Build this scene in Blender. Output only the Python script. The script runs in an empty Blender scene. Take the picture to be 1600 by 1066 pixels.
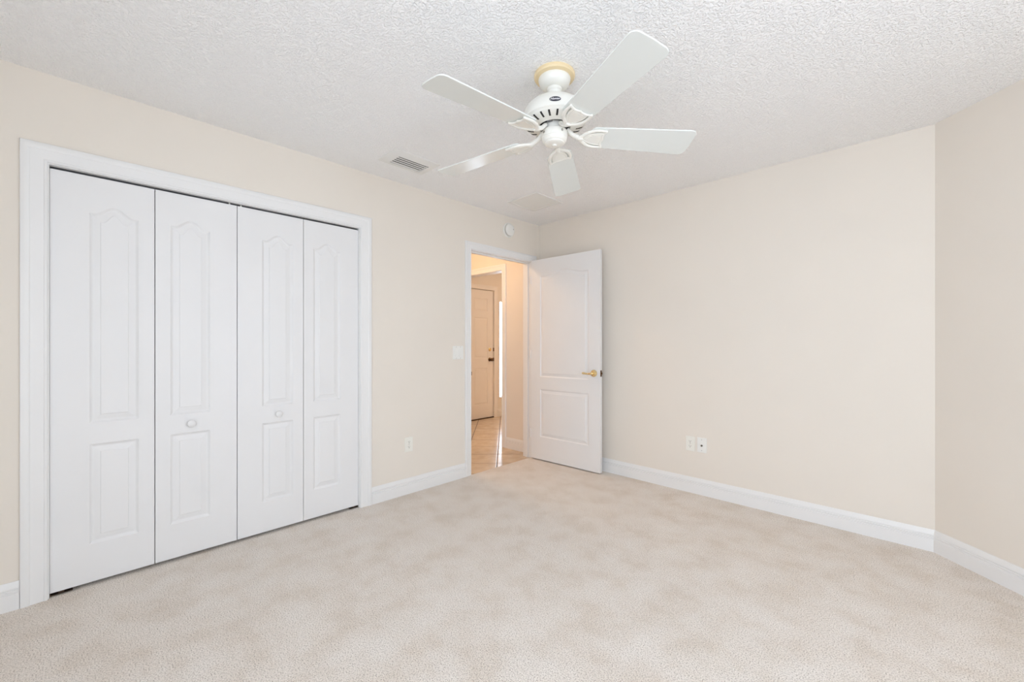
import bpy, bmesh, math, random
from mathutils import Vector, Matrix
random.seed(7)
C = bpy.context.scene.collection
sc = bpy.context.scene
PI = math.pi

# ------------------------------------------------------------------ camera, world, exposure
CAMH = 1.1878
THETA = math.radians(44.2191)
cam_d = bpy.data.cameras.new('camera')
cam_d.sensor_width = 36.0
cam_d.lens = 652.59 / 1600.0 * 36.0
cam_d.shift_y = 3.93 / 1600.0
cam_d.clip_start = 0.02
cam = bpy.data.objects.new('camera', cam_d)
cam.location = (0, 0, CAMH)
cam.rotation_euler = (PI / 2, 0, THETA)
C.objects.link(cam)
sc.camera = cam

sc.view_settings.view_transform = 'Standard'
sc.view_settings.look = 'None'
sc.view_settings.gamma = 1.0
sc.view_settings.use_curve_mapping = False
sc.view_settings.exposure = 0.0
SKY_STRENGTH = 8.4
w = bpy.data.worlds.new('overcast_sky')
sc.world = w
w.use_nodes = True
wn = w.node_tree
wn.nodes.clear()
bg = wn.nodes.new('ShaderNodeBackground')
out = wn.nodes.new('ShaderNodeOutputWorld')
bg.inputs['Color'].default_value = (0.888, 0.955, 1.13, 1)
bg.inputs['Strength'].default_value = SKY_STRENGTH
wn.links.new(bg.outputs[0], out.inputs[0])

sc.cycles.use_denoising = True
sc.cycles.denoiser = 'OPENIMAGEDENOISE'
sc.cycles.denoising_input_passes = 'RGB_ALBEDO_NORMAL'
sc.cycles.denoising_prefilter = 'ACCURATE'
sc.cycles.max_bounces = 14
sc.cycles.diffuse_bounces = 10
sc.cycles.glossy_bounces = 5
sc.cycles.transmission_bounces = 6
sc.cycles.sample_clamp_indirect = 8.0
sc.cycles.caustics_reflective = False
sc.cycles.caustics_refractive = False


def portal(name, loc, normal, sx, sy):
    """daylight enters here: a sampling portal for the sky outside a window opening"""
    l = bpy.data.lights.new(name, 'AREA')
    l.shape = 'RECTANGLE'
    l.size = sx
    l.size_y = sy
    l.cycles.is_portal = True
    o = bpy.data.objects.new(name, l)
    o.location = loc
    o.rotation_euler = Vector(normal).to_track_quat('-Z', 'Y').to_euler()
    C.objects.link(o)


# ------------------------------------------------------------------ room dimensions
XL = -2.898          # left wall plane (closet, doorway)
YB = 3.39            # back wall plane
H = 2.44             # ceiling
KX = 0.068           # where the angled wall starts
XR = 2.60            # right wall plane (windows)
YR = -1.05           # rear wall plane (windows)
KY = YB - (XR - KX)  # end of the angled wall
WT = 0.115           # wall thickness
CY0, CY1, CZ = -0.109, 1.396, 2.022     # closet opening
DY0, DY1, DZ = 2.450, 3.265, 2.034      # doorway
GS0, GS1, WZ0, WZ1 = 2.20, 3.45, 0.30, 2.10     # window in the angled wall, distance along it
VX0, VX1, VZ0, VZ1 = -0.50, 1.90, 0.50, 2.10     # window in rear wall
HX0, HX1 = -4.30, -3.462                # hall opening in the wall plane YB
XF = -4.935          # front door wall plane
k2 = math.sqrt(0.5)
portal('window_daylight', (KX + k2 * ((GS0 + GS1) / 2 + WT), YB - k2 * ((GS0 + GS1) / 2 - WT), (WZ0 + WZ1) / 2), (-k2, -k2, 0), GS1 - GS0, WZ1 - WZ0)
portal('rear_window_daylight', ((VX0 + VX1) / 2, YR - WT, (VZ0 + VZ1) / 2), (0, 1, 0), VX1 - VX0, VZ1 - VZ0)
portal('sidelight_daylight', (XF - 0.14, 4.96, 1.1), (1, 0, 0), 0.40, 1.62)


# ------------------------------------------------------------------ materials
def new_mat(name):
    m = bpy.data.materials.new(name)
    m.use_nodes = True
    nt = m.node_tree
    b = nt.nodes['Principled BSDF']
    return m, nt, b


def coords(nt):
    return nt.nodes.new('ShaderNodeNewGeometry').outputs['Position']


def noise(nt, vec, scale, detail=2.0, rough=0.5):
    n = nt.nodes.new('ShaderNodeTexNoise')
    n.inputs['Scale'].default_value = scale
    n.inputs['Detail'].default_value = detail
    n.inputs['Roughness'].default_value = rough
    nt.links.new(vec, n.inputs['Vector'])
    return n


def ramp(nt, fac, stops):
    r = nt.nodes.new('ShaderNodeValToRGB')
    e = r.color_ramp.elements
    while len(e) < len(stops):
        e.new(0.5)
    for i, (p, c) in enumerate(stops):
        e[i].position = p
        e[i].color = (c[0], c[1], c[2], 1)
    nt.links.new(fac, r.inputs[0])
    return r


def bump(nt, b, height, strength, dist, chain=None):
    n = nt.nodes.new('ShaderNodeBump')
    n.inputs['Strength'].default_value = strength
    n.inputs['Distance'].default_value = dist
    nt.links.new(height, n.inputs['Height'])
    if chain is not None:
        nt.links.new(chain.outputs[0], n.inputs['Normal'])
    nt.links.new(n.outputs[0], b.inputs['Normal'])
    return n


def plain(name, col, rough=0.5, metal=0.0, var=0.02, bscale=60, bstr=0.05, bdist=0.002, coat=0.0, spec=0.5):
    m, nt, b = new_mat(name)
    pos = coords(nt)
    n = noise(nt, pos, 3.0, 3)
    lo = tuple(max(0, c * (1 - var)) for c in col)
    hi = tuple(min(1, c * (1 + var)) for c in col)
    r = ramp(nt, n.outputs['Fac'], [(0.3, lo), (0.7, hi)])
    nt.links.new(r.outputs[0], b.inputs['Base Color'])
    b.inputs['Roughness'].default_value = rough
    b.inputs['Metallic'].default_value = metal
    b.inputs['Coat Weight'].default_value = coat
    b.inputs['Specular IOR Level'].default_value = spec
    if bstr > 0:
        n2 = noise(nt, pos, bscale, 3)
        bump(nt, b, n2.outputs['Fac'], bstr, bdist)
    return m


M = {}
M['wall'] = plain('beige_wall_paint', (0.76, 0.71, 0.64), 0.75, bscale=220, bstr=0.10, bdist=0.001, var=0.008, spec=0.3)
M['trim'] = plain('white_trim_paint', (0.78, 0.78, 0.775), 0.38, bstr=0.0, var=0.01)
M['door'] = plain('white_door_paint', (0.765, 0.765, 0.765), 0.42, bscale=90, bstr=0.03, bdist=0.001, var=0.01)
M['front_door'] = plain('cream_front_door_paint', (0.80, 0.76, 0.70), 0.45, bstr=0.0)
M['fan'] = plain('cream_white_fan_enamel', (0.80, 0.79, 0.735), 0.30, bstr=0.0, coat=0.1)
M['blade'] = plain('satin_white_blade', (0.72, 0.745, 0.72), 0.26, bstr=0.0, var=0.01)
M['yellowed'] = plain('yellowed_plastic', (0.84, 0.68, 0.42), 0.45, var=0.12, bstr=0.0)
M['dark'] = plain('recess_shade_black', (0.015, 0.014, 0.013), 0.8, bstr=0.0)  # near-black that paints shade in the fan's motor gap and vent slots
M['vent_shade'] = plain('duct_shade_black', (0.03, 0.03, 0.03), 0.8, bstr=0.0)  # near-black that paints the shade inside the ceiling vent
M['plastic'] = plain('white_plastic', (0.80, 0.80, 0.77), 0.35, bstr=0.0)
M['plate'] = plain('almond_white_plate', (0.80, 0.79, 0.73), 0.35, bstr=0.0)
M['slot'] = plain('brown_slot', (0.10, 0.085, 0.06), 0.6, bstr=0.0)
M['vent'] = plain('white_vent_enamel', (0.78, 0.78, 0.76), 0.4, bstr=0.0)
M['panel'] = plain('grey_white_access_panel', (0.80, 0.80, 0.77), 0.6, bscale=500, bstr=0.2)
M['brass'] = plain('polished_brass', (0.90, 0.71, 0.38), 0.18, metal=1.0, bstr=0.0)
M['old_brass'] = plain('dark_antique_brass', (0.16, 0.09, 0.045), 0.3, metal=0.9, bstr=0.0)
M['bronze'] = plain('brown_metal', (0.09, 0.06, 0.04), 0.45, metal=0.7, bstr=0.0)
M['steel'] = plain('galvanized_track', (0.22, 0.22, 0.22), 0.4, metal=0.6, bstr=0.0)
M['screw'] = plain('screw_metal', (0.45, 0.44, 0.40), 0.35, metal=0.9, bstr=0.0)
M['badge'] = plain('navy_badge', (0.02, 0.02, 0.035), 0.3, bstr=0.0)
M['hall_wall'] = plain('hall_wall_paint', (0.78, 0.72, 0.63), 0.75, bscale=220, bstr=0.1, bdist=0.001, spec=0.3)


def mat_ceiling():
    m, nt, b = new_mat('textured_white_ceiling')
    pos = coords(nt)
    b.inputs['Base Color'].default_value = (0.94, 0.94, 0.94, 1)
    b.inputs['Roughness'].default_value = 0.85
    b.inputs['Specular IOR Level'].default_value = 0.25
    n1 = noise(nt, pos, 115, 2, 0.5)
    r1 = ramp(nt, n1.outputs['Fac'], [(0.44, (0, 0, 0)), (0.60, (1, 1, 1))])
    b1 = bump(nt, b, r1.outputs[0], 0.80, 0.0040)
    n2 = noise(nt, pos, 260, 2, 0.5)
    bump(nt, b, n2.outputs['Fac'], 0.4, 0.0015, b1)
    return m


def mat_carpet():
    m, nt, b = new_mat('beige_carpet')
    pos = coords(nt)
    big = noise(nt, pos, 5.5, 5, 0.6)
    r = ramp(nt, big.outputs['Fac'], [(0.34, (0.755, 0.68, 0.60)), (0.52, (0.82, 0.76, 0.695)), (0.68, (0.85, 0.80, 0.745))])
    fine = noise(nt, pos, 210, 2, 0.7)
    fr = ramp(nt, fine.outputs['Fac'], [(0.34, (0.42, 0.39, 0.36)), (0.47, (0.86, 0.85, 0.84)), (0.60, (1.0, 1.0, 1.0))])
    mx = nt.nodes.new('ShaderNodeMix')
    mx.data_type = 'RGBA'
    mx.blend_type = 'MULTIPLY'
    mx.inputs['Factor'].default_value = 1.0
    nt.links.new(r.outputs[0], mx.inputs['A'])
    nt.links.new(fr.outputs[0], mx.inputs['B'])
    nt.links.new(mx.outputs['Result'], b.inputs['Base Color'])
    b.inputs['Roughness'].default_value = 1.0
    b.inputs['Specular IOR Level'].default_value = 0.05
    b.inputs['Sheen Weight'].default_value = 0.15
    b1 = bump(nt, b, fine.outputs['Fac'], 0.5, 0.004)
    med = noise(nt, pos, 45, 3, 0.6)
    bump(nt, b, med.outputs['Fac'], 0.25, 0.006, b1)
    return m


def mat_tile():
    m, nt, b = new_mat('diagonal_floor_tile')
    pos = coords(nt)
    P, S0, T0 = 0.3385, -0.094, 4.174
    sep = nt.nodes.new('ShaderNodeSeparateXYZ')
    nt.links.new(pos, sep.inputs[0])

    def mth(op, a, c=None):
        n = nt.nodes.new('ShaderNodeMath')
        n.operation = op
        for i, v in enumerate((a, c)):
            if v is None:
                continue
            if isinstance(v, (int, float)):
                n.inputs[i].default_value = v
            else:
                nt.links.new(v, n.inputs[i])
        return n.outputs[0]
    k = 1 / math.sqrt(2)
    x = mth('MULTIPLY', sep.outputs[0], k)
    y = mth('MULTIPLY', sep.outputs[1], k)
    s = mth('DIVIDE', mth('SUBTRACT', mth('ADD', x, y), S0), P)
    t = mth('DIVIDE', mth('SUBTRACT', mth('SUBTRACT', y, x), T0), P)
    ds = mth('PINGPONG', s, 0.5)
    dt = mth('PINGPONG', t, 0.5)
    d = mth('MINIMUM', ds, dt)
    g = mth('LESS_THAN', d, 0.013)
    n = noise(nt, pos, 9, 4, 0.6)
    r = ramp(nt, n.outputs['Fac'], [(0.3, (0.55, 0.43, 0.31)), (0.7, (0.66, 0.54, 0.41))])
    mx = nt.nodes.new('ShaderNodeMix')
    mx.data_type = 'RGBA'
    nt.links.new(g, mx.inputs['Factor'])
    nt.links.new(r.outputs[0], mx.inputs['A'])
    mx.inputs['B'].default_value = (0.10, 0.07, 0.055, 1)
    nt.links.new(mx.outputs['Result'], b.inputs['Base Color'])
    rr = mth('ADD', mth('MULTIPLY', g, 0.5), 0.22)
    nt.links.new(rr, b.inputs['Roughness'])
    h = mth('MINIMUM', d, 0.025)
    bump(nt, b, h, 0.5, 0.05)
    return m


def mat_glass():
    m, nt, b = new_mat('clear_glass')
    nt.nodes.remove(b)
    o = nt.nodes['Material Output']
    tr = nt.nodes.new('ShaderNodeBsdfTransparent')
    tr.inputs[0].default_value = (0.95, 0.97, 0.96, 1)
    gl = nt.nodes.new('ShaderNodeBsdfGlossy')
    gl.inputs['Roughness'].default_value = 0.02
    mix = nt.nodes.new('ShaderNodeMixShader')
    mix.inputs[0].default_value = 0.06
    nt.links.new(tr.outputs[0], mix.inputs[1])
    nt.links.new(gl.outputs[0], mix.inputs[2])
    nt.links.new(mix.outputs[0], o.inputs[0])
    return m


def mat_lamp(name, col, strength):
    m, nt, b = new_mat(name)
    b.inputs['Base Color'].default_value = (0.9, 0.85, 0.75, 1)
    b.inputs['Emission Color'].default_value = (*col, 1)
    b.inputs['Emission Strength'].default_value = strength
    return m


M['ceiling'] = mat_ceiling()
M['carpet'] = mat_carpet()
M['tile'] = mat_tile()
M['glass'] = mat_glass()
M['lamp'] = mat_lamp('warm_lamp_glass', (1.0, 0.68, 0.42), 64.0)
M['foyer_fill'] = mat_lamp('added_foyer_fill_glass', (1.0, 0.72, 0.50), 100.0)  # unseen fill lamp, added to brighten the foyer and front door
M['letter'] = plain('white_lettering', (0.85, 0.85, 0.87), 0.4, bstr=0.0)


# ------------------------------------------------------------------ mesh helpers
class MB:
    def __init__(self):
        self.v = []
        self.f = []

    def add(self, vs, fs):
        o = len(self.v)
        self.v += [Vector(p) for p in vs]
        self.f += [tuple(i + o for i in q) for q in fs]
        return self

    def box(self, x0, x1, y0, y1, z0, z1, T=None):
        vs = [(x, y, z) for z in (z0, z1) for (x, y) in ((x0, y0), (x1, y0), (x1, y1), (x0, y1))]
        if T:
            vs = [T(*p) for p in vs]
        return self.add(vs, [(3, 2, 1, 0), (4, 5, 6, 7), (0, 1, 5, 4), (1, 2, 6, 5), (2, 3, 7, 6), (3, 0, 4, 7)])

    def prism(self, poly, d0, d1, T=None):
        """poly of (u, z) pushed from depth d0 to d1; vertices (u, d, z)"""
        n = len(poly)
        vs = [(u, d0, z) for u, z in poly] + [(u, d1, z) for u, z in poly]
        if T:
            vs = [T(*p) for p in vs]
        fs = [tuple(range(n)), tuple(range(2 * n - 1, n - 1, -1))]
        fs += [(i, i + n, (i + 1) % n + n, (i + 1) % n) for i in range(n)]
        return self.add(vs, fs)

    def lathe(self, prof, n=48, T=None, cap=True):
        """prof: (r, z) along the axis; T(x, y, z) maps to world"""
        vs, fs = [], []
        for r, z in prof:
            for i in range(n):
                a = 2 * PI * i / n
                vs.append((r * math.cos(a), r * math.sin(a), z))
        for j in range(len(prof) - 1):
            for i in range(n):
                k = (i + 1) % n
                fs.append((j * n + i, j * n + k, (j + 1) * n + k, (j + 1) * n + i))
        if cap:
            fs.append(tuple(range(n - 1, -1, -1)))
            e = (len(prof) - 1) * n
            fs.append(tuple(range(e, e + n)))
        if T:
            vs = [T(*p) for p in vs]
        return self.add(vs, fs)

    def tube(self, pts, rad, n=12, T=None, flat=1.0):
        pts = [Vector(p) for p in pts]
        if not isinstance(rad, (list, tuple)):
            rad = [rad] * len(pts)
        vs, fs = [], []
        for j, p in enumerate(pts):
            a = pts[max(j - 1, 0)]
            c = pts[min(j + 1, len(pts) - 1)]
            d = (c - a).normalized()
            up = Vector((0, 0, 1)) if abs(d.z) < 0.95 else Vector((0, 1, 0))
            s = d.cross(up).normalized()
            t = s.cross(d).normalized()
            for i in range(n):
                g = 2 * PI * i / n
                vs.append(p + s * (rad[j] * math.cos(g)) + t * (rad[j] * flat * math.sin(g)))
        for j in range(len(pts) - 1):
            for i in range(n):
                k = (i + 1) % n
                fs.append((j * n + i, j * n + k, (j + 1) * n + k, (j + 1) * n + i))
        fs.append(tuple(range(n - 1, -1, -1)))
        e = (len(pts) - 1) * n
        fs.append(tuple(range(e, e + n)))
        if T:
            vs = [T(*p) for p in vs]
        return self.add(vs, fs)


def tags(o, label=None, cat=None, kind=None, group=None):
    if label:
        o['label'] = label
    if cat:
        o['category'] = cat
    if kind:
        o['kind'] = kind
    if group:
        o['group'] = group
    return o


def wloc(o):
    v = Vector(o.location)
    while o.parent:
        o = o.parent
        v += o.location
    return v


def build(name, mb, mat, parent=None, label=None, cat=None, kind=None, group=None, smooth=True, bevel=0.0, origin=None, seg=2, merge=False):
    me = bpy.data.meshes.new(name)
    if origin is None:
        xs = [v.x for v in mb.v]
        ys = [v.y for v in mb.v]
        zs = [v.z for v in mb.v]
        origin = Vector(((min(xs) + max(xs)) / 2, (min(ys) + max(ys)) / 2, min(zs)))
    else:
        origin = Vector(origin)
    me.from_pydata([v - origin for v in mb.v], [], mb.f)
    me.materials.append(mat)
    bm = bmesh.new()
    bm.from_mesh(me)
    if merge:
        bmesh.ops.remove_doubles(bm, verts=bm.verts, dist=1e-5)
    bmesh.ops.recalc_face_normals(bm, faces=bm.faces)
    if smooth:
        for f in bm.faces:
            f.smooth = True
        for e in bm.edges:
            if len(e.link_faces) == 2 and e.calc_face_angle(0) > math.radians(32):
                e.smooth = False
    bm.to_mesh(me)
    bm.free()
    o = bpy.data.objects.new(name, me)
    C.objects.link(o)
    if parent is not None:
        o.parent = parent
        o.location = origin - wloc(parent)
    else:
        o.location = origin
    if bevel > 0:
        b = o.modifiers.new('bevel', 'BEVEL')
        b.width = bevel
        b.segments = seg
        b.limit_method = 'ANGLE'
        b.angle_limit = math.radians(40)
        b.harden_normals = False
    tags(o, label, cat, kind, group)
    return o


def thing(name, loc, label, cat, kind=None, group=None):
    o = bpy.data.objects.new(name, None)
    o.empty_display_size = 0.05
    o.location = loc
    C.objects.link(o)
    return tags(o, label, cat, kind, group)


def frame(ox, oy, ux, uy, nx, ny, oz=0.0):
    return lambda u, d, z: Vector((ox + u * ux + d * nx, oy + u * uy + d * ny, oz + z))


F_left = frame(XL, 0, 0, 1, 1, 0)
F_back = frame(0, YB, 1, 0, 0, -1)
k2 = math.sqrt(0.5)
F_diag = frame(KX, YB, k2, -k2, -k2, -k2)
F_front = frame(XF, 0, 0, 1, 1, 0)

# ------------------------------------------------------------------ shell
fl = MB()
poly = [(XL, YR), (XR, YR), (XR, KY), (KX, YB), (XL, YB)]
fl.add([(x, y, 0) for x, y in poly] + [(x, y, -0.06) for x, y in poly],
       [(0, 1, 2, 3, 4), (9, 8, 7, 6, 5)] + [(i, i + 5, (i + 1) % 5 + 5, (i + 1) % 5) for i in range(5)])
build('floor', fl, M['carpet'], kind='structure', label='pale beige cut-pile carpet over the whole bedroom floor', cat='carpet', smooth=False)
hf = MB().box(-5.3, XL, 0.9, 6.2, -0.06, -0.008)
hf.box(XL, -1.8, YB + WT, 6.2, -0.06, -0.008)
build('floor_hall', hf, M['tile'], kind='structure', label='glossy tan tiles laid diagonally in the hall beyond the doorway', cat='tile floor', smooth=False)
ce = MB().add([(x, y, H) for x, y in poly] + [(x, y, H + 0.06) for x, y in poly],
              [(0, 1, 2, 3, 4), (9, 8, 7, 6, 5)] + [(i, i + 5, (i + 1) % 5 + 5, (i + 1) % 5) for i in range(5)])
build('ceiling', ce, M['ceiling'], kind='structure', label='white spray-textured bedroom ceiling', cat='ceiling', smooth=False)
hc = MB().box(-5.3, XL - WT, 1.5, 6.2, H, H + 0.06).box(XL - WT, -1.8, YB + WT, 6.2, H, H + 0.06)
build('ceiling_hall', hc, M['ceiling'], kind='structure', label='hall ceiling beyond the doorway', cat='ceiling', smooth=False)

wl = MB()
for (y0, y1, z0, z1) in ((YR - WT, CY0 - 0.019, 0, H), (CY0 - 0.019, CY1 + 0.019, CZ + 0.019, H), (CY1 + 0.019, DY0 - 0.019, 0, H),
                         (DY0 - 0.019, DY1 + 0.019, DZ + 0.019, H), (DY1 + 0.019, YB, 0, H)):
    wl.box(XL - WT, XL, y0, y1, z0 - (0.01 if z0 == 0 else 0), z1)
build('wall_left', wl, M['wall'], kind='structure', label='beige wall on the left holding the closet and the doorway', cat='wall', smooth=False)
wb = MB().box(HX1 + 0.019, KX + 0.05, YB, YB + WT, -0.01, H)
wb.box(HX0 - 0.019, HX1 + 0.019, YB, YB + WT, DZ + 0.019, H)
wb.box(XF - 0.1, HX0 - 0.019, YB, YB + WT, -0.01, H)
build('wall_back', wb, M['wall'], kind='structure', label='long plain beige wall behind the open door', cat='wall', smooth=False)
L_d = (XR - KX) / k2
wd_ = MB().box(0, GS0, -WT, 0, -0.01, H, F_diag).box(GS1, L_d + 0.05, -WT, 0, -0.01, H, F_diag).box(GS0, GS1, -WT, 0, -0.01, WZ0, F_diag).box(GS0, GS1, -WT, 0, WZ1, H, F_diag)
build('wall_right', wd_, M['wall'], kind='structure', label='angled beige wall at the right edge', cat='wall', smooth=False)


def wall_with_window(name, axis, plane, a0, a1, w0, w1, z0, z1, label):
    mb = MB()
    p0, p1 = (plane, plane + WT) if plane > 0 else (plane - WT, plane)
    for (s0, s1, q0, q1) in ((a0, w0, -0.01, H), (w1, a1, -0.01, H), (w0, w1, -0.01, z0), (w0, w1, z1, H)):
        if axis == 'x':
            mb.box(p0, p1, s0, s1, q0, q1)
        else:
            mb.box(s0, s1, p0, p1, q0, q1)
    return build(name, mb, M['wall'], kind='structure', label=label, cat='wall', smooth=False)


build('wall_side', MB().box(XR, XR + WT, YR - WT, KY, -0.01, H), M['wall'], kind='structure', label='beige side wall to the right of the camera', cat='wall', smooth=False)
wall_with_window('wall_rear', 'y', YR, XL, XR, VX0, VX1, VZ0, VZ1, 'beige wall with a window behind the camera')


def window(name, F, u0, u1, z0, z1, depth, label):
    w_ = thing(name, F((u0 + u1) / 2, -depth, z0), label, 'window', kind='structure')
    fr = MB()
    t = 0.045
    for a, b_, c, d in ((u0, u0 + t, z0, z1), (u1 - t, u1, z0, z1), (u0 + t, u1 - t, z0, z0 + t), (u0 + t, u1 - t, z1 - t, z1)):
        fr.box(a, b_, -depth, -depth + 0.04, c, d, F)
    um = (u0 + u1) / 2
    fr.box(um - 0.02, um + 0.02, -depth, -depth + 0.04, z0 + t, z1 - t, F)
    build('window_frame', fr, M['trim'], w_)
    build('pane', MB().box(u0 + t, u1 - t, -depth + 0.016, -depth + 0.020, z0 + t, z1 - t, F), M['glass'], w_, smooth=False)
    build('window_sill', MB().box(u0 - 0.03, u1 + 0.03, -depth + 0.04, 0.03, z0 - 0.0, z0 + 0.018, F), M['trim'], w_, bevel=0.003)
    return w_


window('window_1', F_diag, GS0, GS1, WZ0, WZ1, WT - 0.01, 'white framed window in the angled wall right of the view')
window('window_2', frame(0, YR, 1, 0, 0, 1), VX0, VX1, VZ0, VZ1, WT - 0.01, 'white framed window in the wall behind the camera')

# closet interior
ci = MB().box(-3.62, -3.60, CY0 - 0.12, CY1 + 0.12, -0.01, H)
ci.box(-3.60, XL - WT, CY0 - 0.12, CY0 - 0.10, -0.01, H).box(-3.60, XL - WT, CY1 + 0.10, CY1 + 0.12, -0.01, H)
build('wall_closet', ci, M['wall'], kind='structure', label='walls inside the closet', cat='wall', smooth=False)
build('floor_closet', MB().box(-3.60, XL, CY0 - 0.10, CY1 + 0.10, -0.055, -0.004), M['carpet'], kind='structure', label='closet floor carpet', cat='carpet', smooth=False)
build('ceiling_closet', MB().box(-3.60, XL - WT, CY0 - 0.10, CY1 + 0.10, H, H + 0.03), M['ceiling'], kind='structure', label='closet ceiling', cat='ceiling', smooth=False)

# hall and foyer walls
hw = MB()
hw.box(-4.95, XL - WT, 1.53, 1.60, -0.01, H)            # hall end towards the closet
hw.box(-4.42, -4.35, 1.60, YB, -0.01, H)                # hall far side
build('wall_hall', hw, M['hall_wall'], kind='structure', label='hall side walls beyond the doorway', cat='wall', smooth=False)
fw = MB()
FD0, FD1 = 3.735, 4.650        # front door leaf opening
SG0, SG1 = 4.76, 5.16          # sidelight glass opening
SZ0, SZ1 = 0.296, 1.885
for (y0, y1, z0, z1) in ((YB, FD0 - 0.02, 0, H), (FD0 - 0.02, FD1 + 0.02, 2.06, H), (FD1 + 0.02, SG0, 0, H), (SG0, SG1, 0, SZ0),
                         (SG0, SG1, SZ1, H), (SG1, 6.2, 0, H)):
    fw.box(XF - 0.14, XF, y0, y1, z0 - (0.01 if z0 == 0 else 0), z1)
fw.box(XF - 0.14, -1.8, 6.13, 6.2, -0.01, H)
fw.box(-1.87, -1.8, YB + WT, 6.13, -0.01, H)
build('wall_foyer', fw, M['hall_wall'], kind='structure', label='tan foyer walls around the front door', cat='wall', smooth=False)

# ------------------------------------------------------------------ trim
CAS = [(0, 0), (0, .009), (.004, .0115), (.010, .0115), (.013, .009), (.020, .0095), (.045, .0125), (.054, .013), (.058, .0165), (.064, .018), (.076, .018), (.083, .0155), (.085, .012), (.085, 0)]


def casing(mb, F, u0, u1, z1, width=0.085, depth=1.0, zb=0.0, prof=CAS):
    s = width / 0.085
    pr = [(a * s, d * depth) for a, d in prof]
    n = len(pr)
    vs = []
    for (su, sz, side) in ((-1, 0, 0), (-1, 1, 0), (1, 1, 1), (1, 0, 1)):
        for a, d in pr:
            u = (u0 - a) if side == 0 else (u1 + a)
            z = zb if sz == 0 else z1 + a
            vs.append(F(u, d, z))
    fs = []
    for j in range(3):
        for i in range(n - 1):
            fs.append((j * n + i, j * n + i + 1, (j + 1) * n + i + 1, (j + 1) * n + i))
        fs.append((j * n + n - 1, j * n, (j + 1) * n, (j + 1) * n + n - 1))
    fs.append(tuple(range(n)))
    fs.append(tuple(range(4 * n - 1, 3 * n - 1, -1)))
    mb.add(vs, fs)


def jamb(mb, F, u0, u1, z1, d0, d1, t=0.019, zb=0.0):
    mb.box(u0 - t, u0, d0, d1, zb, z1 + t, F)
    mb.box(u1, u1 + t, d0, d1, zb, z1 + t, F)
    mb.box(u0, u1, d0, d1, z1, z1 + t, F)


t1 = MB()
casing(t1, F_left, CY0 - 0.004, CY1 + 0.004, CZ + 0.004)
jamb(t1, F_left, CY0, CY1, CZ, -WT, 0.0)
build('trim_1', t1, M['trim'], kind='structure', label='wide white moulded casing framing the closet doors', cat='door casing')
t2 = MB()
casing(t2, F_left, DY0 - 0.006, DY1 + 0.006, DZ + 0.005, width=0.068, depth=0.85)
jamb(t2, F_left, DY0, DY1, DZ, -WT, 0.0, zb=-0.008)
t2.box(DY0, DY0 + 0.011, -0.075, -0.040, -0.008, DZ, F_left)
t2.box(DY1 - 0.011, DY1, -0.075, -0.040, -0.008, DZ, F_left)
t2.box(DY0 + 0.011, DY1 - 0.011, -0.075, -0.040, DZ - 0.011, DZ, F_left)
build('trim_2', t2, M['trim'], kind='structure', label='white casing and jamb of the open bedroom doorway', cat='door casing')
t3 = MB()
casing(t3, F_back, HX0 - 0.004, HX1 + 0.004, DZ + 0.004, width=0.068, depth=0.85, zb=-0.008)
jamb(t3, F_back, HX0, HX1, DZ, -WT, 0.0, zb=-0.008)
build('trim_3', t3, M['trim'], kind='structure', label='white cased opening between hall and foyer', cat='door casing')
t4 = MB()
casing(t4, F_front, FD0 - 0.004, FD1 + 0.004, 2.045, width=0.068, depth=0.8, zb=-0.008)
jamb(t4, F_front, FD0 - 0.004, FD1 + 0.004, 2.043, -0.14, 0.0, zb=-0.008, t=0.016)
for (a_, b_, c_, d_) in ((FD0 - 0.004, FD0 + 0.012, 0, 2.043), (FD1 - 0.012, FD1 + 0.004, 0, 2.043), (FD0 + 0.012, FD1 - 0.012, 2.025, 2.043)):
    t4.box(a_, b_, -0.110, -0.066, c_, d_, F_front)
build('trim_4', t4, M['front_door'], kind='structure', label='cream casing around the front door', cat='door casing')

BASE = [(0, 0), (.0150, 0), (.0150, .073), (.0110, .0755), (.0110, .079), (.0148, .0815), (.0148, .0870), (.0105, .0895), (.0105, .0925), (.0138, .0950), (.0130, .101), (.0090, .1115), (.0065, .117), (.0045, .1235), (0, .1235)]


def baseboard(name, F, u0, u1, label, m0=0.0, m1=0.0, zb=0.0, mat='trim'):
    mb = MB()
    n = len(BASE)
    vs = [F(u0 + d * m0, d, z + zb) for d, z in BASE] + [F(u1 + d * m1, d, z + zb) for d, z in BASE]
    fs = [(i, i + 1, i + 1 + n, i + n) for i in range(n - 1)] + [(n - 1, 0, n, 2 * n - 1), tuple(range(n)), tuple(range(2 * n - 1, n - 1, -1))]
    mb.add(vs, fs)
    return build(name, mb, M[mat], kind='structure', label=label, cat='baseboard')


tg = math.tan(math.radians(22.5))
baseboard('baseboard_left', F_left, CY1 + 0.0895, DY0 - 0.0745, 'white baseboard between the closet and the doorway')
baseboard('baseboard_left_near', F_left, YR, CY0 - 0.0895, 'white baseboard stub left of the closet')
baseboard('baseboard_back', F_back, XL, KX, 'white baseboard along the long back wall', m1=-tg)
baseboard('baseboard_right', F_diag, 0, L_d, 'white baseboard along the angled right wall', m0=tg)
baseboard('baseboard_hall', F_back, HX1 + 0.0725, XL - WT, 'white baseboard in the hall seen through the doorway', zb=-0.008)
baseboard('baseboard_window_side', frame(XR, 0, 0, 1, -1, 0), YR, KY, 'white baseboard under the side window')
baseboard('baseboard_rear', frame(0, YR, 1, 0, 0, 1), XL, XR, 'white baseboard under the rear window')
baseboard('baseboard_foyer', F_front, FD1 + 0.08, 6.12, 'baseboard beside the front door', zb=-0.008, mat='front_door')


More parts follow.
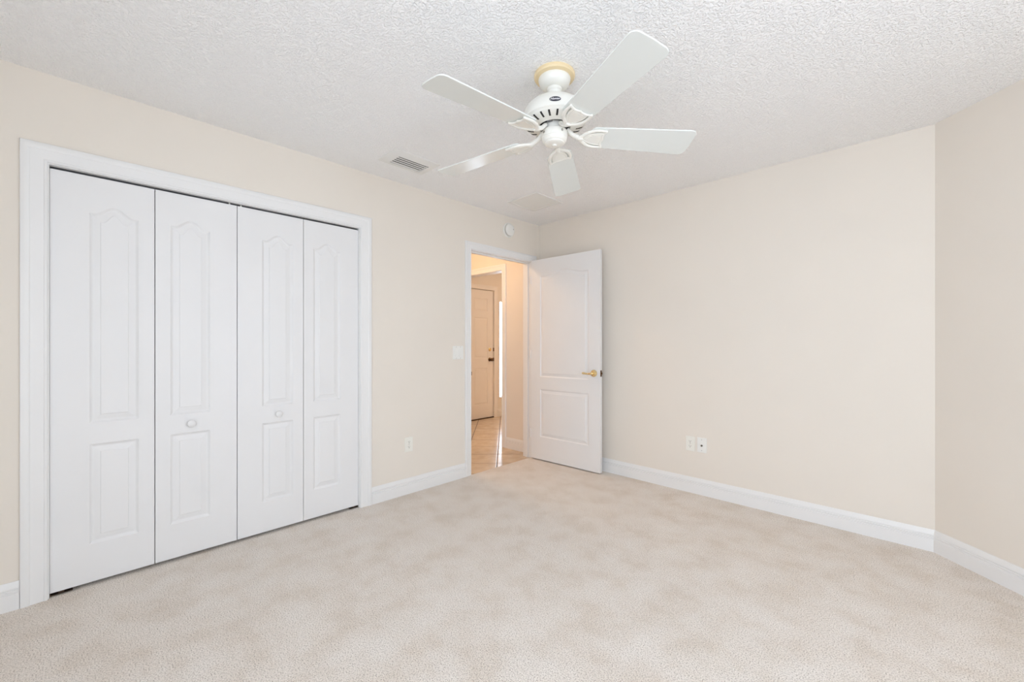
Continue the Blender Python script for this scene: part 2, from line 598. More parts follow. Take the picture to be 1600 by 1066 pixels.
# ------------------------------------------------------------------ panelled door leaves
def bell(t, sh=0.10, p=0.85):
    q = (t - sh) / (1 - 2 * sh)
    if q <= 0 or q >= 1:
        return 0.0
    return (0.5 - 0.5 * math.cos(2 * PI * q)) ** p


RELIEF = [(0, 0), (.0015, -.0006), (.009, -.0066), (.013, -.0084), (.016, -.0084), (.0395, -.0036), (.0410, -.0016), (.043, -.0010)]


def leaf(F, width, z0, z1, th, cols, relief=RELIEF, both=False):
    """door leaf: front face at d=0 towards +N, back at -th; cols: [(u0, u1, [(pz0, pz1, rise), ...])]"""
    mb = MB()
    NS = 28

    def face_side(dsign, doff):
        def P(u, d, z):
            return F(u, doff + dsign * d, z)
        edges = [0.0]
        for (a, b_, _) in cols:
            edges += [a, b_]
        edges.append(width)
        for i in range(0, len(edges), 2):
            a, b_ = edges[i], edges[i + 1]
            mb.add([P(a, 0, z0), P(b_, 0, z0), P(b_, 0, z1), P(a, 0, z1)], [(0, 1, 2, 3)])
        for (a, b_, ps) in cols:
            us = [a + (b_ - a) * i / NS for i in range(NS + 1)]
            lower = [z0] * (NS + 1)
            for (pz0, pz1, rise) in list(ps) + [(z1, None, 0)]:
                vs = [P(u, 0, zl) for u, zl in zip(us, lower)] + [P(u, 0, pz0) for u in us]
                mb.add(vs, [(i, i + 1, i + NS + 2, i + NS + 1) for i in range(NS)])
                if pz1 is None:
                    break
                lower = [pz1 + rise * bell(i / NS) for i in range(NS + 1)]
                rings = []
                for (ins, dep) in relief:
                    ring = [P(a + ins, dep, pz0 + ins), P(b_ - ins, dep, pz0 + ins)]
                    for i in range(NS, -1, -1):
                        t = i / NS
                        ring.append(P(a + ins + (b_ - a - 2 * ins) * t, dep, pz1 - ins + rise * bell(t)))
                    rings.append(ring)
                n = len(rings[0])
                vs = [p for r in rings for p in r]
                fs = []
                for j in range(len(rings) - 1):
                    for i in range(n):
                        k = (i + 1) % n
                        fs.append((j * n + i, j * n + k, (j + 1) * n + k, (j + 1) * n + i))
                o = (len(rings) - 1) * n
                # inner field as a strip under the arch
                fs.append((o, o + 1, o + 2, o + n - 1))
                top = [o + 2 + i for i in range(NS + 1)]
                fs.append(tuple(top))
                mb.add(vs, fs)
    face_side(1, 0.0)
    if both:
        face_side(-1, -th)
    else:
        mb.add([F(0, -th, z0), F(width, -th, z0), F(width, -th, z1), F(0, -th, z1)], [(0, 1, 2, 3)])
    c = [(0, z0), (width, z0), (width, z1), (0, z1)]
    for i in range(4):
        (a, b_), (a2, b2) = c[i], c[(i + 1) % 4]
        mb.add([F(a, 0, b_), F(a2, 0, b2), F(a2, -th, b2), F(a, -th, b_)], [(0, 1, 2, 3)])
    return mb


# closet bifold pairs
RD = -0.020    # closet leaf face lies this far behind the wall plane
gap = 0.0018
LW = (CY1 - CY0 - 0.004) / 4.0
ZB, ZT = 0.014, 2.010
for pair, (lab, name) in enumerate((('left pair of white bifold closet doors, nearest the camera', 'door_2'),
                                    ('right pair of white bifold closet doors, nearest the doorway', 'door_3'))):
    d = thing(name, F_left(CY0 + 0.002 + LW * (2 * pair + 1), RD - 0.017, ZB), lab, 'closet door', kind='structure')
    for k in range(2):
        idx = pair * 2 + k
        u0 = CY0 + 0.002 + LW * idx + (gap if idx else -0.0014)
        wd = LW - 2 * gap + (0.0032 if idx in (0, 3) else 0.0)
        wide_left = (idx % 2 == 0)
        pu0 = 0.130 if wide_left else 0.062
        pu1 = wd - (0.062 if wide_left else 0.130)
        Fk = frame(XL + RD, u0, 0, 1, 1, 0)
        lf = leaf(Fk, wd, ZB, ZT, 0.034, [(pu0, pu1, [(0.200, 0.692, 0.0), (0.795, 1.832, 0.042)])])
        lp = build('leaf', lf, M['door'], d, merge=True, smooth=False)
        cx = u0 + (pu0 + pu1) / 2
        if idx in (1, 2):
            Tk = lambda x, y, z, cx=cx: Vector((XL + RD + z, cx + x, 0.742 + y))
            build('knob', MB().lathe([(0.009, 0), (0.008, 0.004), (0.0075, 0.010), (0.012, 0.014), (0.0185, 0.018), (0.0205, 0.023), (0.0185, 0.029), (0.012, 0.033), (0.004, 0.0345)], 32, Tk), M['door'], lp, label='round white knob')
            px = u0 + (wd - 0.035 if idx == 1 else 0.02)
            build('guide_pin', MB().lathe([(0.004, 0), (0.004, 0.012)], 16, lambda x, y, z, px=px: Vector((XL + RD - 0.012 + x, px + y, ZT + z))), M['plastic'], lp, label='small white guide pin')
# track in the head of the opening
tr = MB()
tr.box(CY0 + 0.002, CY1 - 0.002, RD - 0.031, RD - 0.029, CZ - 0.010, CZ, F_left)
tr.box(CY0 + 0.002, CY1 - 0.002, RD - 0.031, RD - 0.005, CZ - 0.0015, CZ, F_left)
build('door_track', tr, M['steel'], label='thin dark metal track above the closet doors', cat='track', smooth=False)
for nm, u0, u1, lab in (('n', CY0, CY0 + 0.075, 'small brown metal pivot bracket under the far left closet door corner'),
                        ('s', CY1 - 0.06, CY1, 'small brown metal pivot bracket under the far right closet door corner')):
    br = MB().box(u0, u1, RD - 0.030, RD - 0.002, 0.0, 0.003, F_left)
    e = u0 if nm == 'n' else u1 - 0.003
    br.box(e, e + 0.003, RD - 0.030, RD - 0.002, 0.003, 0.0125, F_left)
    br.box((u0 + u1) / 2 - 0.01, (u0 + u1) / 2 + 0.01, RD - 0.022, RD - 0.006, 0.003, 0.0135, F_left)
    build('pivot_bracket', br, M['bronze'], label=lab, cat='bracket', smooth=False)

# entry door leaf, standing open against the back wall
A = Vector((-2.873, 3.233))
B = Vector((-2.065, 3.264))
e = (B - A).normalized()
F_leaf = frame(A.x, A.y, e.x, e.y, e.y, -e.x)
DW = (B - A).length
d1 = thing('door_1', F_leaf(DW / 2, -0.0175, 0.012), 'open white panelled bedroom door with a brass lever', 'door', kind='structure')
REL2 = [(0, 0), (.002, -.0012), (.008, -.0060), (.012, -.0072), (.016, -.0072), (.036, -.0028), (.038, -.0014), (.040, -.0008)]
lf = leaf(F_leaf, DW, 0.012, 2.042, 0.035, [(0.120, DW - 0.120, [(0.240, 0.725, 0.0), (0.850, 1.872, 0.046)])], REL2, both=True)
lp = build('leaf', lf, M['door'], d1, merge=True, smooth=False)


def axis_T(F, u, z, d0, sgn=1):
    return lambda x, y, s: F(u + x, d0 + sgn * s, z + y)


rose = MB().lathe([(0.0325, 0), (0.0325, 0.003), (0.030, 0.007), (0.022, 0.010), (0.0125, 0.013), (0.0115, 0.030), (0.0135, 0.034), (0.0135, 0.050), (0.010, 0.054)], 40, axis_T(F_leaf, 0.746, 0.915, 0.0))
rs = build('handle_rose', rose, M['brass'], d1, label='polished brass rose')
lv = MB()
pts, rad = [], []
for i in range(13):
    t = i / 12
    pts.append((0.746 - 0.100 * t, 0.043 - 0.006 * math.sin(PI * t), 0.915 - 0.004 * math.sin(PI * t * 1.2) - 0.002 * t))
    rad.append(0.0105 * (1 - 0.45 * math.sin(PI * min(1, t * 1.1)) * 0.6) * (1 if t < 0.97 else 0.6))
lv.tube([F_leaf(*p) for p in pts], rad, 14)
build('lever', lv, M['brass'], d1, label='polished brass lever')
build('latch_plate', MB().box(DW, DW + 0.0016, -0.030, -0.005, 0.887, 0.944, F_leaf), M['old_brass'], d1, label='dark brass latch plate on the door edge')
build('latch_bolt', MB().prism([(DW + 0.0016, 0.907), (DW + 0.012, 0.907), (DW + 0.012, 0.925), (DW + 0.0016, 0.925)], -0.024, -0.012, F_leaf), M['old_brass'], d1)
rose_b = MB().lathe([(0.0325, 0), (0.0325, 0.003), (0.030, 0.007), (0.022, 0.010), (0.0125, 0.013), (0.0115, 0.030), (0.0135, 0.034), (0.010, 0.040)], 32, axis_T(F_leaf, 0.746, 0.915, -0.035, -1))
build('handle_rose', rose_b, M['brass'], d1, label='brass rose on the wall side')
for z in (0.22, 1.03, 1.80):
    hg = MB().lathe([(0.0055, 0), (0.0055, 0.089)], 16, lambda x, y, s, z=z: F_leaf(-0.004 + x, 0.001 + y, z + s))
    hg.box(-0.004, 0.0, -0.030, 0.0, z, z + 0.089, F_leaf)
    build('hinge', hg, M['trim'], d1, label='white painted hinge')
# strike plate on the left jamb
build('strike_plate', MB().box(DY0, DY0 + 0.0015, -0.034, -0.006, 0.888, 0.945, F_left).box(DY0, DY0 + 0.0065, -0.006, 0.001, 0.900, 0.933, F_left), M['old_brass'], label='small dark strike plate on the left jamb of the doorway', cat='strike plate', smooth=False)

# ------------------------------------------------------------------ front door beyond the hall
F_fd = frame(XF - 0.020, FD0, 0, 1, 1, 0)
FW = FD1 - FD0
d4 = thing('door_4', F_fd(FW / 2, -0.022, 0.005), 'cream panelled front door at the end of the hall', 'door', kind='structure')
cw = (FW - 0.115 * 2 - 0.10) / 2
c0, c1 = 0.115, 0.115 + cw
c2, c3 = c1 + 0.10, c1 + 0.10 + cw
rows = [(0.22, 0.80, 0), (0.955, 1.60, 0), (1.70, 1.90, 0)]
leaf4 = leaf(F_fd, FW, 0.006, 2.036, 0.044, [(c0, c1, rows), (c2, c3, rows)], [(0, 0), (.006, -.005), (.012, -.006), (.030, -.001), (.034, 0)])
build('leaf', leaf4, M['front_door'], d4, merge=True, smooth=False)
build('door_knob', MB().lathe([(0.031, 0), (0.031, 0.004), (0.024, 0.010), (0.012, 0.014), (0.012, 0.030), (0.022, 0.038), (0.028, 0.050), (0.026, 0.060), (0.016, 0.067)], 32, axis_T(F_fd, FW - 0.075, 0.93, 0)), M['old_brass'], d4, label='dark round knob')
build('deadbolt', MB().lathe([(0.028, 0), (0.028, 0.006), (0.020, 0.012), (0.010, 0.014)], 32, axis_T(F_fd, FW - 0.075, 1.09, 0)).box(FW - 0.080, FW - 0.070, 0.012, 0.028, 1.072, 1.108, F_fd), M['brass'], d4, label='brass deadbolt')
for z in (0.93, 1.09):
    build('strike', MB().box(FW + 0.0005, FW + 0.0035, -0.018, 0.0215, z - 0.028, z + 0.028, F_fd), M['old_brass'], d4)
build('threshold', MB().box(-0.02, FW + 0.02, -0.10, 0.02, -0.009, 0.006, F_fd), M['bronze'], d4, label='dark threshold strip')

# sidelight
sl = thing('window_3', (XF - 0.07, (SG0 + SG1) / 2, SZ0), 'tall narrow bright sidelight beside the front door', 'window', kind='structure')
sf = MB()
for a, b_, c, d_ in ((SG0, SG0 + 0.012, SZ0, SZ1), (SG1 - 0.012, SG1, SZ0, SZ1), (SG0 + 0.012, SG1 - 0.012, SZ0, SZ0 + 0.012), (SG0 + 0.012, SG1 - 0.012, SZ1 - 0.012, SZ1)):
    sf.box(a, b_, -0.05, 0.008, c, d_, F_front)
build('window_frame', sf, M['front_door'], sl)
build('pane', MB().box(SG0 + 0.012, SG1 - 0.012, -0.030, -0.025, SZ0 + 0.012, SZ1 - 0.012, F_front), M['glass'], sl, smooth=False)

# hall lamp, and an unseen fill lamp added to light the foyer
for (x, y, m, lab) in ((-3.72, 2.55, 'lamp', 'round glowing ceiling lamp in the hall outside the bedroom'), (-3.3, 4.9, 'foyer_fill', 'unseen round ceiling lamp added to light the foyer')):
    hl = thing('ceiling_lamp', (x, y, H), lab, 'lamp')
    T_ = lambda a, b_, s, x=x, y=y: Vector((x + a, y + b_, H - s))
    build('lamp_base', MB().lathe([(0.13, 0), (0.135, 0.012), (0.125, 0.022)], 40, T_), M['trim'], hl)
    build('lamp_shade', MB().lathe([(0.120, 0.0225), (0.118, 0.045), (0.098, 0.075), (0.06, 0.095), (0.015, 0.102)], 40, T_), M[m], hl)

# ------------------------------------------------------------------ ceiling fan
FX, FY = -1.2159, 1.5333
fan = thing('ceiling_fan', (FX, FY, H), 'cream white five-blade ceiling fan with yellowed ceiling ring', 'ceiling fan')
TX, TY = 0.03577, -0.01077


def FT(x, y, z):      # fan coordinates (z absolute)
    return Vector((FX + x, FY + y, z))


def FTT(x, y, z):     # with the slight lean of the blade plane
    return Vector((FX + x, FY + y, z + TX * x + TY * y))


build('ceiling_ring', MB().lathe([(0.093, 0), (0.0945, 0.004), (0.0945, 0.013), (0.091, 0.018), (0.076, 0.0215), (0.071, 0.022)], 64, lambda x, y, s: FT(x, y, H - s)), M['yellowed'], fan, label='yellowed plastic ring against the ceiling')
build('canopy', MB().lathe([(0.0735, 0.0205), (0.0745, 0.024), (0.0735, 0.030), (0.070, 0.043), (0.062, 0.054), (0.050, 0.062), (0.0405, 0.0655), (0.037, 0.066)], 64, lambda x, y, s: FT(x, y, H - s)), M['fan'], fan)
build('neck', MB().lathe([(0.031, 0.058), (0.0345, 0.064), (0.0355, 0.070), (0.034, 0.076), (0.029, 0.080), (0.027, 0.090), (0.030, 0.100), (0.034, 0.116)], 48, lambda x, y, s: FT(x, y, H - s)), M['fan'], fan)
motor_prof = [(0.028, 2.3120), (0.070, 2.3100), (0.098, 2.3035), (0.118, 2.2930), (0.133, 2.2770), (0.1425, 2.2580), (0.1475, 2.2390), (0.1490, 2.2270),
              (0.1480, 2.2190), (0.1445, 2.2150), (0.1420, 2.2150), (0.1395, 2.2110), (0.130, 2.2050), (0.112, 2.1985), (0.092, 2.1945), (0.076, 2.1930), (0.0725, 2.1950), (0.0715, 2.2080)]
mot = build('motor_housing', MB().lathe([(r, z) for r, z in motor_prof], 96, FT), M['fan'], fan)
# dark radial strips painting the shade of vent slots in the underside
NSL = 22
for i in range(NSL):
    a = 2 * PI * i / NSL + 0.06
    c, s = math.cos(a), math.sin(a)
    sl_ = MB()
    vs = []
    hw_ = 0.0042
    prof_ = [(0.1340, 2.2064), (0.126, 2.2028), (0.112, 2.1985), (0.103, 2.1967)]
    for r, z in prof_:
        for q in (-hw_, hw_):
            vs.append(FT(r * c - q * s, r * s + q * c, z - 0.0006))
    for r, z in prof_:
        for q in (-hw_, hw_):
            vs.append(FT(r * c - q * s, r * s + q * c, z + 0.004))
    n = 8
    fs = [(0, 1, 3, 2), (2, 3, 5, 4), (4, 5, 7, 6), (8, 10, 11, 9), (10, 12, 13, 11), (12, 14, 15, 13)]
    fs += [(0, 2, 10, 8), (2, 4, 12, 10), (4, 6, 14, 12), (1, 9, 11, 3), (3, 11, 13, 5), (5, 13, 15, 7), (0, 8, 9, 1), (6, 7, 15, 14)]
    sl_.add(vs, fs)
    build('vent_slot_shade', sl_, M['dark'], mot, smooth=False, label='dark strip painting the shade of a vent slot')
# flywheel and mounting column
build('shaded_flywheel', MB().lathe([(0.020, 2.2085), (0.0712, 2.208), (0.0712, 2.206), (0.020, 2.206)], 64, FT), M['dark'], fan, label='black disc painting the shade in the gap under the motor')  # disc coloured near-black to paint the shade inside the motor gap
build('column', MB().lathe([(0.047, 2.2058), (0.047, 2.165)], 48, FT), M['fan'], fan)
for a_ in (0.0, 1.25, 2.5, 3.75, 5.0):
    build('motor_clip', MB().box(0.050, 0.068, -0.010, 0.010, 2.198, 2.2058, lambda x, y, z, a_=a_: FT(x * math.cos(a_) - y * math.sin(a_), x * math.sin(a_) + y * math.cos(a_), z)), M['steel'], fan, smooth=False)
sw = [(0.040, 2.1785), (0.052, 2.1775), (0.0575, 2.1735), (0.0600, 2.1660), (0.0605, 2.1520), (0.0595, 2.1440), (0.0570, 2.1415), (0.0570, 2.1395), (0.0560, 2.1330), (0.0525, 2.1265), (0.0470, 2.1225), (0.0460, 2.1225), (0.0445, 2.1180), (0.0380, 2.1145), (0.0280, 2.1130), (0.0110, 2.1125), (0.0095, 2.1085), (0.006, 2.1070)]
shs = build('switch_housing', MB().lathe(sw, 72, FT), M['fan'], fan)
for a in (math.radians(-104), math.radians(-16), math.radians(130)):
    build('screw', MB().lathe([(0.0055, -0.002), (0.0055, 0.0022), (0.003, 0.0032)], 20, lambda x, y, s, a=a: FT(math.cos(a) * (0.0597 + s) - math.sin(a) * x, math.sin(a) * (0.0597 + s) + math.cos(a) * x, 2.158 + y)), M['screw'], shs, label='small dark screw')

# badge on the motor housing, facing the camera
vd = Vector((-FX, -FY))
va = math.atan2(vd.y, vd.x) + math.radians(1.2)


def badge_T(u, v, off):   # u sideways, v up along the dome slope
    z = 2.2440 + v * 0.98
    for (r0, z0_), (r1, z1_) in zip(motor_prof[:8], motor_prof[1:9]):
        if z1_ <= z <= z0_:
            t = (z0_ - z) / (z0_ - z1_)
            r = r0 + (r1 - r0) * t
            break
    a = va + u / 0.145
    r += off
    return FT(r * math.cos(a), r * math.sin(a), z)


bd = MB()
nb, rings_ = 40, 5
vs, fs = [], []
for j in range(rings_ + 1):
    f_ = j / rings_
    for i in range(nb):
        a = 2 * PI * i / nb
        vs.append(badge_T(0.0245 * f_ * math.cos(a), 0.0118 * f_ * math.sin(a), 0.0016))
for j in range(rings_):
    for i in range(nb):
        k = (i + 1) % nb
        fs.append((j * nb + i, j * nb + k, (j + 1) * nb + k, (j + 1) * nb + i))
o_ = len(vs)
for i in range(nb):
    a = 2 * PI * i / nb
    vs.append(badge_T(0.0250 * math.cos(a), 0.0121 * math.sin(a), -0.001))
fs += [(rings_ * nb + i, rings_ * nb + (i + 1) % nb, o_ + (i + 1) % nb, o_ + i) for i in range(nb)]
bd.add(vs, fs)
badge = build('badge', bd, M['badge'], mot, label='dark oval badge with white script lettering')
cu = bpy.data.curves.new('lettering', 'FONT')
cu.body = 'Hunter'
cu.size = 0.0155
cu.shear = 0.35
cu.align_x = 'CENTER'
cu.align_y = 'CENTER'
cu.offset = 0.00018
cu.space_character = 0.92
tmp = bpy.data.objects.new('tmp_text', cu)
C.objects.link(tmp)
bpy.context.view_layer.update()
dg = bpy.context.evaluated_depsgraph_get()
tme = bpy.data.meshes.new_from_object(tmp.evaluated_get(dg))
tb = MB().add([badge_T(v.co.x, v.co.y, 0.0022) for v in tme.vertices], [tuple(p.vertices) for p in tme.polygons])
bpy.data.objects.remove(tmp)
build('lettering', tb, M['letter'], mot, smooth=False, label='white script lettering')


# blades and irons
def poly_arc(cx, cy, r, a0, a1, n):
    return [(cx + r * math.cos(a0 + (a1 - a0) * i / n), cy + r * math.sin(a0 + (a1 - a0) * i / n)) for i in range(n + 1)]


def blade_outline():
    r0, r1, w0, w1, rc = 0.168, 0.657, 0.062, 0.0785, 0.027
    pts = []
    pts += [(r0 + 0.012, -w0 + 0.002), (r0 + 0.03, -w0)]
    pts += poly_arc(r1 - rc, -w1 + rc, rc, -PI / 2, -0.12, 8)
    pts += [(r1 + 0.0015, -0.02), (r1 + 0.002, 0.0), (r1 + 0.0015, 0.02)]
    pts += poly_arc(r1 - rc, w1 - rc, rc, 0.12, PI / 2, 8)
    pts += [(r0 + 0.03, w0), (r0 + 0.012, w0 - 0.002), (r0, w0 - 0.014), (r0, -w0 + 0.014)]
    return pts


def curve_solid(outer, holes, thick, bev):
    """closed outline with holes, extruded with rounded rim -> (verts, faces) centred on z=0"""
    c = bpy.data.curves.new('tmp', 'CURVE')
    c.dimensions = '2D'
    c.fill_mode = 'BOTH'
    c.extrude = thick / 2 - bev
    c.bevel_depth = bev
    c.bevel_resolution = 2
    for pl in [outer] + holes:
        sp = c.splines.new('POLY')
        sp.points.add(len(pl) - 1)
        for i, (x, y) in enumerate(pl):
            sp.points[i].co = (x, y, 0, 1)
        sp.use_cyclic_u = True
    o = bpy.data.objects.new('tmp', c)
    C.objects.link(o)
    bpy.context.view_layer.update()
    d = bpy.context.evaluated_depsgraph_get()
    me = bpy.data.meshes.new_from_object(o.evaluated_get(d))
    r = ([v.co.copy() for v in me.vertices], [tuple(p.vertices) for p in me.polygons])
    bpy.data.objects.remove(o)
    return r


def smooth_closed(p, n=6):
    out_ = []
    m = len(p)
    for i in range(m):
        p0, p1, p2, p3 = p[i - 1], p[i], p[(i + 1) % m], p[(i + 2) % m]
        for k in range(n):
            t = k / n
            out_.append(tuple(0.5 * ((2 * p1[j]) + (-p0[j] + p2[j]) * t + (2 * p0[j] - 5 * p1[j] + 4 * p2[j] - p3[j]) * t * t + (-p0[j] + 3 * p1[j] - 3 * p2[j] + p3[j]) * t ** 3) for j in (0, 1)))
    return out_


bl_v, bl_f = curve_solid(blade_outline(), [], 0.006, 0.002)
def spline(p, n=7):
    out_ = []
    for i in range(len(p) - 1):
        p0, p1, p2, p3 = p[max(i - 1, 0)], p[i], p[i + 1], p[min(i + 2, len(p) - 1)]
        for k in range(n):
            t = k / n
            out_.append(tuple(0.5 * ((2 * p1[j]) + (-p0[j] + p2[j]) * t + (2 * p0[j] - 5 * p1[j] + 4 * p2[j] - p3[j]) * t * t + (-p0[j] + 3 * p1[j] - 3 * p2[j] + p3[j]) * t ** 3) for j in (0, 1)))
    return out_ + [tuple(p[-1])]


OUTER = spline([(0.112, 0.000), (0.126, 0.011), (0.140, 0.026), (0.158, 0.041), (0.184, 0.0505), (0.208, 0.0525), (0.233, 0.0500)])
ENDE = spline([(0.233, 0.0500), (0.2265, 0.037), (0.2225, 0.024), (0.2235, 0.010), (0.2270, 0.000)])
INNER = spline([(0.130, 0.004), (0.145, 0.0135), (0.165, 0.0255), (0.190, 0.0330), (0.2245, 0.0350)])
sh_half = INNER + [(0.2225, 0.022), (0.2235, 0.010), (0.2270, 0.0)]
SHIELD = sh_half + [(x, -y) for x, y in reversed(sh_half[:-1])]
sd_in = [(0.184 + (x - 0.184) * 0.80, y * 0.78) for x, y in SHIELD]

PHASE = math.radians(-22.814)
PITCH = -0.2012
cp, sp_ = math.cos(PITCH), math.sin(PITCH)
BZ0, DROOP = 2.1535, -0.030      # plane height at r=0.2 and fall per metre
blade_words = ['pointing to the upper right, closest to the camera', 'pointing right', 'pointing away to the doorway', 'pointing left to the air vent', 'pointing to the upper left']
for i in range(5):
    ang = PHASE + i * math.radians(72)
    ca, sa = math.cos(ang), math.sin(ang)

    def BT(r, l, h, ca=ca, sa=sa):
        # blade-local: r radial, l sideways, h above the blade mid-plane, pitched about the radial axis
        L = l * cp - h * sp_
        Z = l * sp_ + h * cp
        x = r * ca - L * sa
        y = r * sa + L * ca
        return FTT(x, y, BZ0 + DROOP * (r - 0.2) + Z)
    mbb = MB().add([BT(v.x, v.y, v.z) for v in bl_v], bl_f)
    bobj = build('blade', mbb, M['blade'], fan)
    mi = MB()
    for sg_ in (1, -1):
        for path, rr in ((OUTER, [0.0105 - 0.0035 * (k_ / (len(OUTER) - 1)) ** 2 for k_ in range(len(OUTER))]), (ENDE, 0.0066), (INNER, 0.0052)):
            mi.tube([BT(x, sg_ * y, -0.0080) for x, y in path], rr, 14, flat=0.72)
        mi.lathe([(0.001, -0.0132), (0.0045, -0.0122), (0.0066, -0.0095), (0.0066, -0.004)], 16, lambda x, y, s_, sg_=sg_: BT(0.233 + x, sg_ * 0.0500 + y, s_))
    mi.prism(SHIELD, -0.0045, -0.0100, lambda u, d_, z_: BT(u, z_, d_))
    # swan-neck arm from the flywheel to the bracket
    zt = BZ0 + DROOP * (0.135 - 0.2) - 0.0080
    key = [(0.060, 2.186), (0.070, 2.177), (0.081, 2.1665), (0.094, 2.1590), (0.108, 2.1535), (0.120, zt + 0.001), (0.134, zt)]
    arm = [FTT(r * ca, r * sa, zz) for r, zz in spline(key, 4)]
    rads = [0.0118 + 0.0022 * (k_ / (len(arm) - 1)) for k_ in range(len(arm))]
    rads[-1] = 0.010
    mi.tube(arm, rads, 16, flat=0.80)
    iron = build('blade_iron', mi, M['fan'], fan)
    ms = MB().prism(sd_in, -0.0098, -0.0118, lambda u, d_, z_: BT(u, z_, d_))
    build('medallion', ms, M['fan'], iron)

# ------------------------------------------------------------------ ceiling register
vx0, vx1, vy0, vy1 = -2.640, -2.402, 1.400, 1.750
vt = thing('air_vent', ((vx0 + vx1) / 2, (vy0 + vy1) / 2, H), 'white louvred air vent in the ceiling left of the fan', 'air vent')
vf = MB()
ins = 0.058


def ring_frame(mb, x0, x1, y0, y1, prof):
    n = len(prof)
    vs = []
    for (cx, cy, sx, sy) in ((x0, y0, 1, 1), (x1, y0, -1, 1), (x1, y1, -1, -1), (x0, y1, 1, -1)):
        for a, z in prof:
            vs.append((cx + sx * a, cy + sy * a, z))
    fs = []
    for j in range(4):
        k = (j + 1) % 4
        for i in range(n):
            m_ = (i + 1) % n
            fs.append((j * n + i, j * n + m_, k * n + m_, k * n + i))
    mb.add(vs, fs)


ring_frame(vf, vx0, vx1, vy0, vy1, [(0, H), (0, H - 0.002), (0.004, H - 0.004), (0.030, H - 0.0105), (ins - 0.004, H - 0.0165), (ins, H - 0.0165), (ins, H)])
build('vent_frame', vf, M['vent'], vt)
build('duct_shade', MB().box(vx0 + 0.05, vx1 - 0.05, vy0 + 0.05, vy1 - 0.05, H - 0.0025, H - 0.0005), M['vent_shade'], vt, smooth=False, label='flat dark sheet painting the shade behind the louvres')  # dark sheet on the ceiling surface, painting the shade above the louvres
nl = 4
for i in range(nl):
    xc = vx1 - ins - 0.0215 - 0.0275 * i
    pr = [(xc - 0.0088, H - 0.0145), (xc + 0.0088, H - 0.0160), (xc + 0.0088, H - 0.0148), (xc - 0.0088, H - 0.0133)]
    ya, yb = vy0 + ins - 0.001, vy1 - ins + 0.001
    lv_ = MB().add([(x, ya, z) for x, z in pr] + [(x, yb, z) for x, z in pr],
                   [(0, 1, 2, 3), (7, 6, 5, 4), (0, 4, 5, 1), (1, 5, 6, 2), (2, 6, 7, 3), (3, 7, 4, 0)])
    build('louvre', lv_, M['vent'], vt, smooth=False)

# access panel
ax0, ax1, ay0, ay1 = -2.608, -2.262, 2.615, 2.965
ap = thing('access_panel', ((ax0 + ax1) / 2, (ay0 + ay1) / 2, H), 'square flat grey-white panel in the ceiling near the doorway corner', 'panel')
af = MB()
ring_frame(af, ax0, ax1, ay0, ay1, [(0, H), (0, H - 0.004), (0.003, H - 0.006), (0.018, H - 0.006), (0.021, H - 0.004), (0.021, H)])
build('panel_frame', af, M['vent'], ap)
build('panel_face', MB().box(ax0 + 0.0212, ax1 - 0.0212, ay0 + 0.0212, ay1 - 0.0212, H - 0.003, H - 0.0002), M['panel'], ap, smooth=False)

# ------------------------------------------------------------------ smoke detector
sd = thing('smoke_detector', F_left(2.925, 0, 2.304), 'round white smoke detector on the wall above the doorway', 'smoke detector')
TS = lambda x, y, s: F_left(2.925 + x, s, 2.304 + y)
build('detector_base', MB().lathe([(0.072, 0), (0.072, 0.009), (0.070, 0.012), (0.062, 0.0125)], 56, TS), M['plastic'], sd)
build('detector_groove', MB().lathe([(0.0605, 0.0123), (0.0605, 0.016), (0.055, 0.018)], 56, TS), M['screw'], sd, label='grey gap around the cover')
build('detector_cover', MB().lathe([(0.059, 0.0185), (0.0595, 0.024), (0.057, 0.031), (0.049, 0.036), (0.030, 0.0385), (0.006, 0.039)], 56, TS), M['plastic'], sd)
build('test_button', MB().lathe([(0.0055, 0.036), (0.0055, 0.0385), (0.004, 0.040)], 20, lambda x, y, s: F_left(2.925 + 0.036 + x, s - 0.002, 2.304 + 0.008 + y)), M['slot'], sd, label='small dark button')


# ------------------------------------------------------------------ wall plates
def plate(F, u, z, w_, h_, t=0.005):
    mb = MB()
    pr = [(0, 0), (0, 0.002), (0.0025, t), (0.006, t)]
    rings_ = []
    for a, d in pr:
        rings_.append([F(u - w_ / 2 + a, d, z - h_ / 2 + a), F(u + w_ / 2 - a, d, z - h_ / 2 + a), F(u + w_ / 2 - a, d, z + h_ / 2 - a), F(u - w_ / 2 + a, d, z + h_ / 2 - a)])
    vs = [p for r in rings_ for p in r]
    fs = [(0, 1, 2, 3)]
    for j in range(len(pr) - 1):
        for i in range(4):
            k = (i + 1) % 4
            fs.append((j * 4 + i, j * 4 + k, (j + 1) * 4 + k, (j + 1) * 4 + i))
    e_ = (len(pr) - 1) * 4
    fs.append((e_, e_ + 1, e_ + 2, e_ + 3))
    mb.add(vs, fs)
    return mb


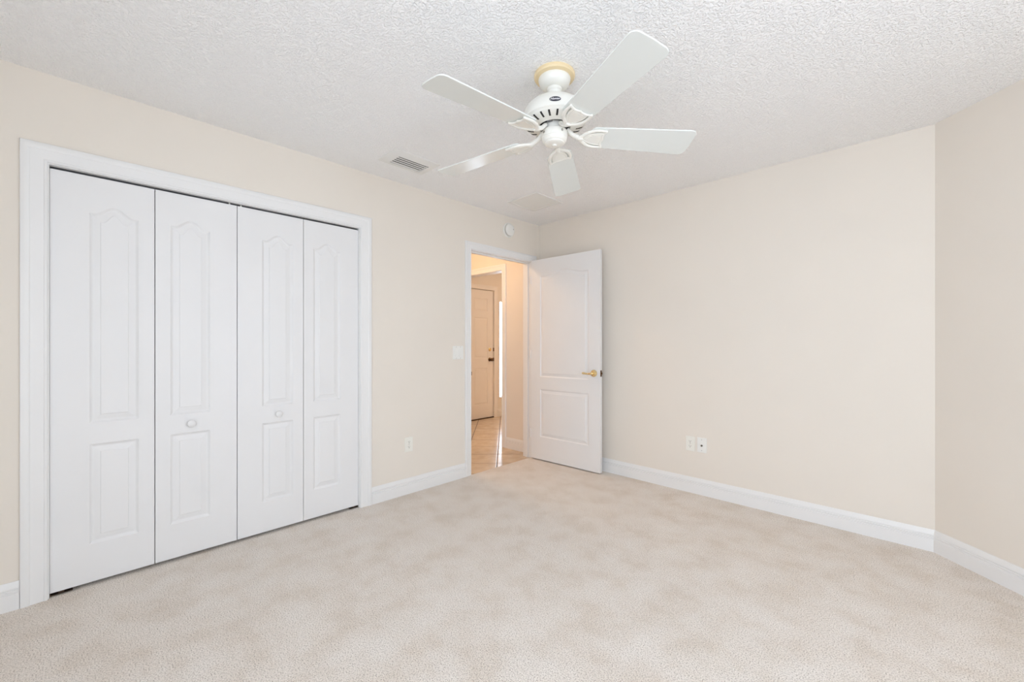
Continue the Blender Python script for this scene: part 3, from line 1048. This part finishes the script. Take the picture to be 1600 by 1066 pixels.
def outlet(F, u, z, label):
    t_ = thing('electrical_outlet', F(u, 0, z - 0.0575), label, 'outlet')
    build('cover_plate', plate(F, u, z, 0.071, 0.116), M['plate'], t_)
    for dz in (0.0195, -0.0195):
        po = []
        for i in range(28):
            a = 2 * PI * i / 28
            po.append((u + max(-0.0165, min(0.0165, 0.0175 * math.cos(a))), z + dz + max(-0.0135, min(0.0135, 0.0165 * math.sin(a)))))
        f_ = build('receptacle', MB().prism(po, 0.0045, 0.0072, F), M['plate'], t_, smooth=False)
        ss = MB().box(u - 0.0075, u - 0.0053, 0.0070, 0.0075, z + dz - 0.001, z + dz + 0.008, F)
        ss.box(u + 0.0050, u + 0.0072, 0.0070, 0.0075, z + dz - 0.0005, z + dz + 0.007, F)
        ss.lathe([(0.0030, 0.0070), (0.0030, 0.0075)], 14, axis_T(F, u, z + dz - 0.0068, 0))
        build('slots', ss, M['slot'], f_, smooth=False, label='dark plug slots')
    build('screw', MB().lathe([(0.003, 0.0045), (0.003, 0.006), (0.0015, 0.0066)], 16, axis_T(F, u, z, 0)), M['screw'], t_)


outlet(F_left, 1.803, 0.388, 'white duplex outlet low on the wall between closet and doorway')
outlet(F_back, -1.307, 0.388, 'white duplex outlet, left of the two plates low on the back wall')
jk = thing('cable_jack', F_back(-1.218, 0, 0.330), 'white cable jack plate, right of the two plates low on the back wall', 'wall jack')
build('cover_plate', plate(F_back, -1.218, 0.390, 0.071, 0.116), M['plastic'], jk)
build('jack', MB().lathe([(0.0075, 0.0045), (0.0075, 0.008), (0.0048, 0.0082), (0.0048, 0.016), (0.002, 0.0162)], 20, axis_T(F_back, -1.218, 0.386, 0)), M['slot'], jk, label='dark threaded jack')
for dz in (0.042, -0.042):
    build('screw', MB().lathe([(0.003, 0.0045), (0.003, 0.006), (0.0015, 0.0066)], 16, axis_T(F_back, -1.218, 0.390 + dz, 0)), M['screw'], jk)

sw_ = thing('light_switch', F_left(2.298, 0, 1.05), 'white double light switch beside the doorway', 'light switch')
build('cover_plate', plate(F_left, 2.298, 1.108, 0.117, 0.117), M['plastic'], sw_)
for du in (-0.023, 0.023):
    rk = MB().add([F_left(2.298 + du + a, d, 1.108 + z) for (z, d0) in ((-0.033, 0.0095), (0.0, 0.0058), (0.033, 0.0075)) for d in (0.004, d0) for a in (-0.0165, 0.0165)],
                  [(0, 1, 3, 2), (8, 10, 11, 9), (2, 3, 7, 6), (6, 7, 11, 10), (0, 4, 5, 1), (4, 8, 9, 5), (0, 2, 6, 4), (4, 6, 10, 8), (1, 5, 7, 3), (5, 9, 11, 7)])
    build('rocker', rk, M['plastic'], sw_, smooth=False)
for du in (-0.023, 0.023):
    for dz in (-0.0485, 0.0485):
        build('screw', MB().lathe([(0.0028, 0.0045), (0.0028, 0.0058), (0.0015, 0.0062)], 14, axis_T(F_left, 2.298 + du, 1.108 + dz, 0)), M['screw'], sw_)
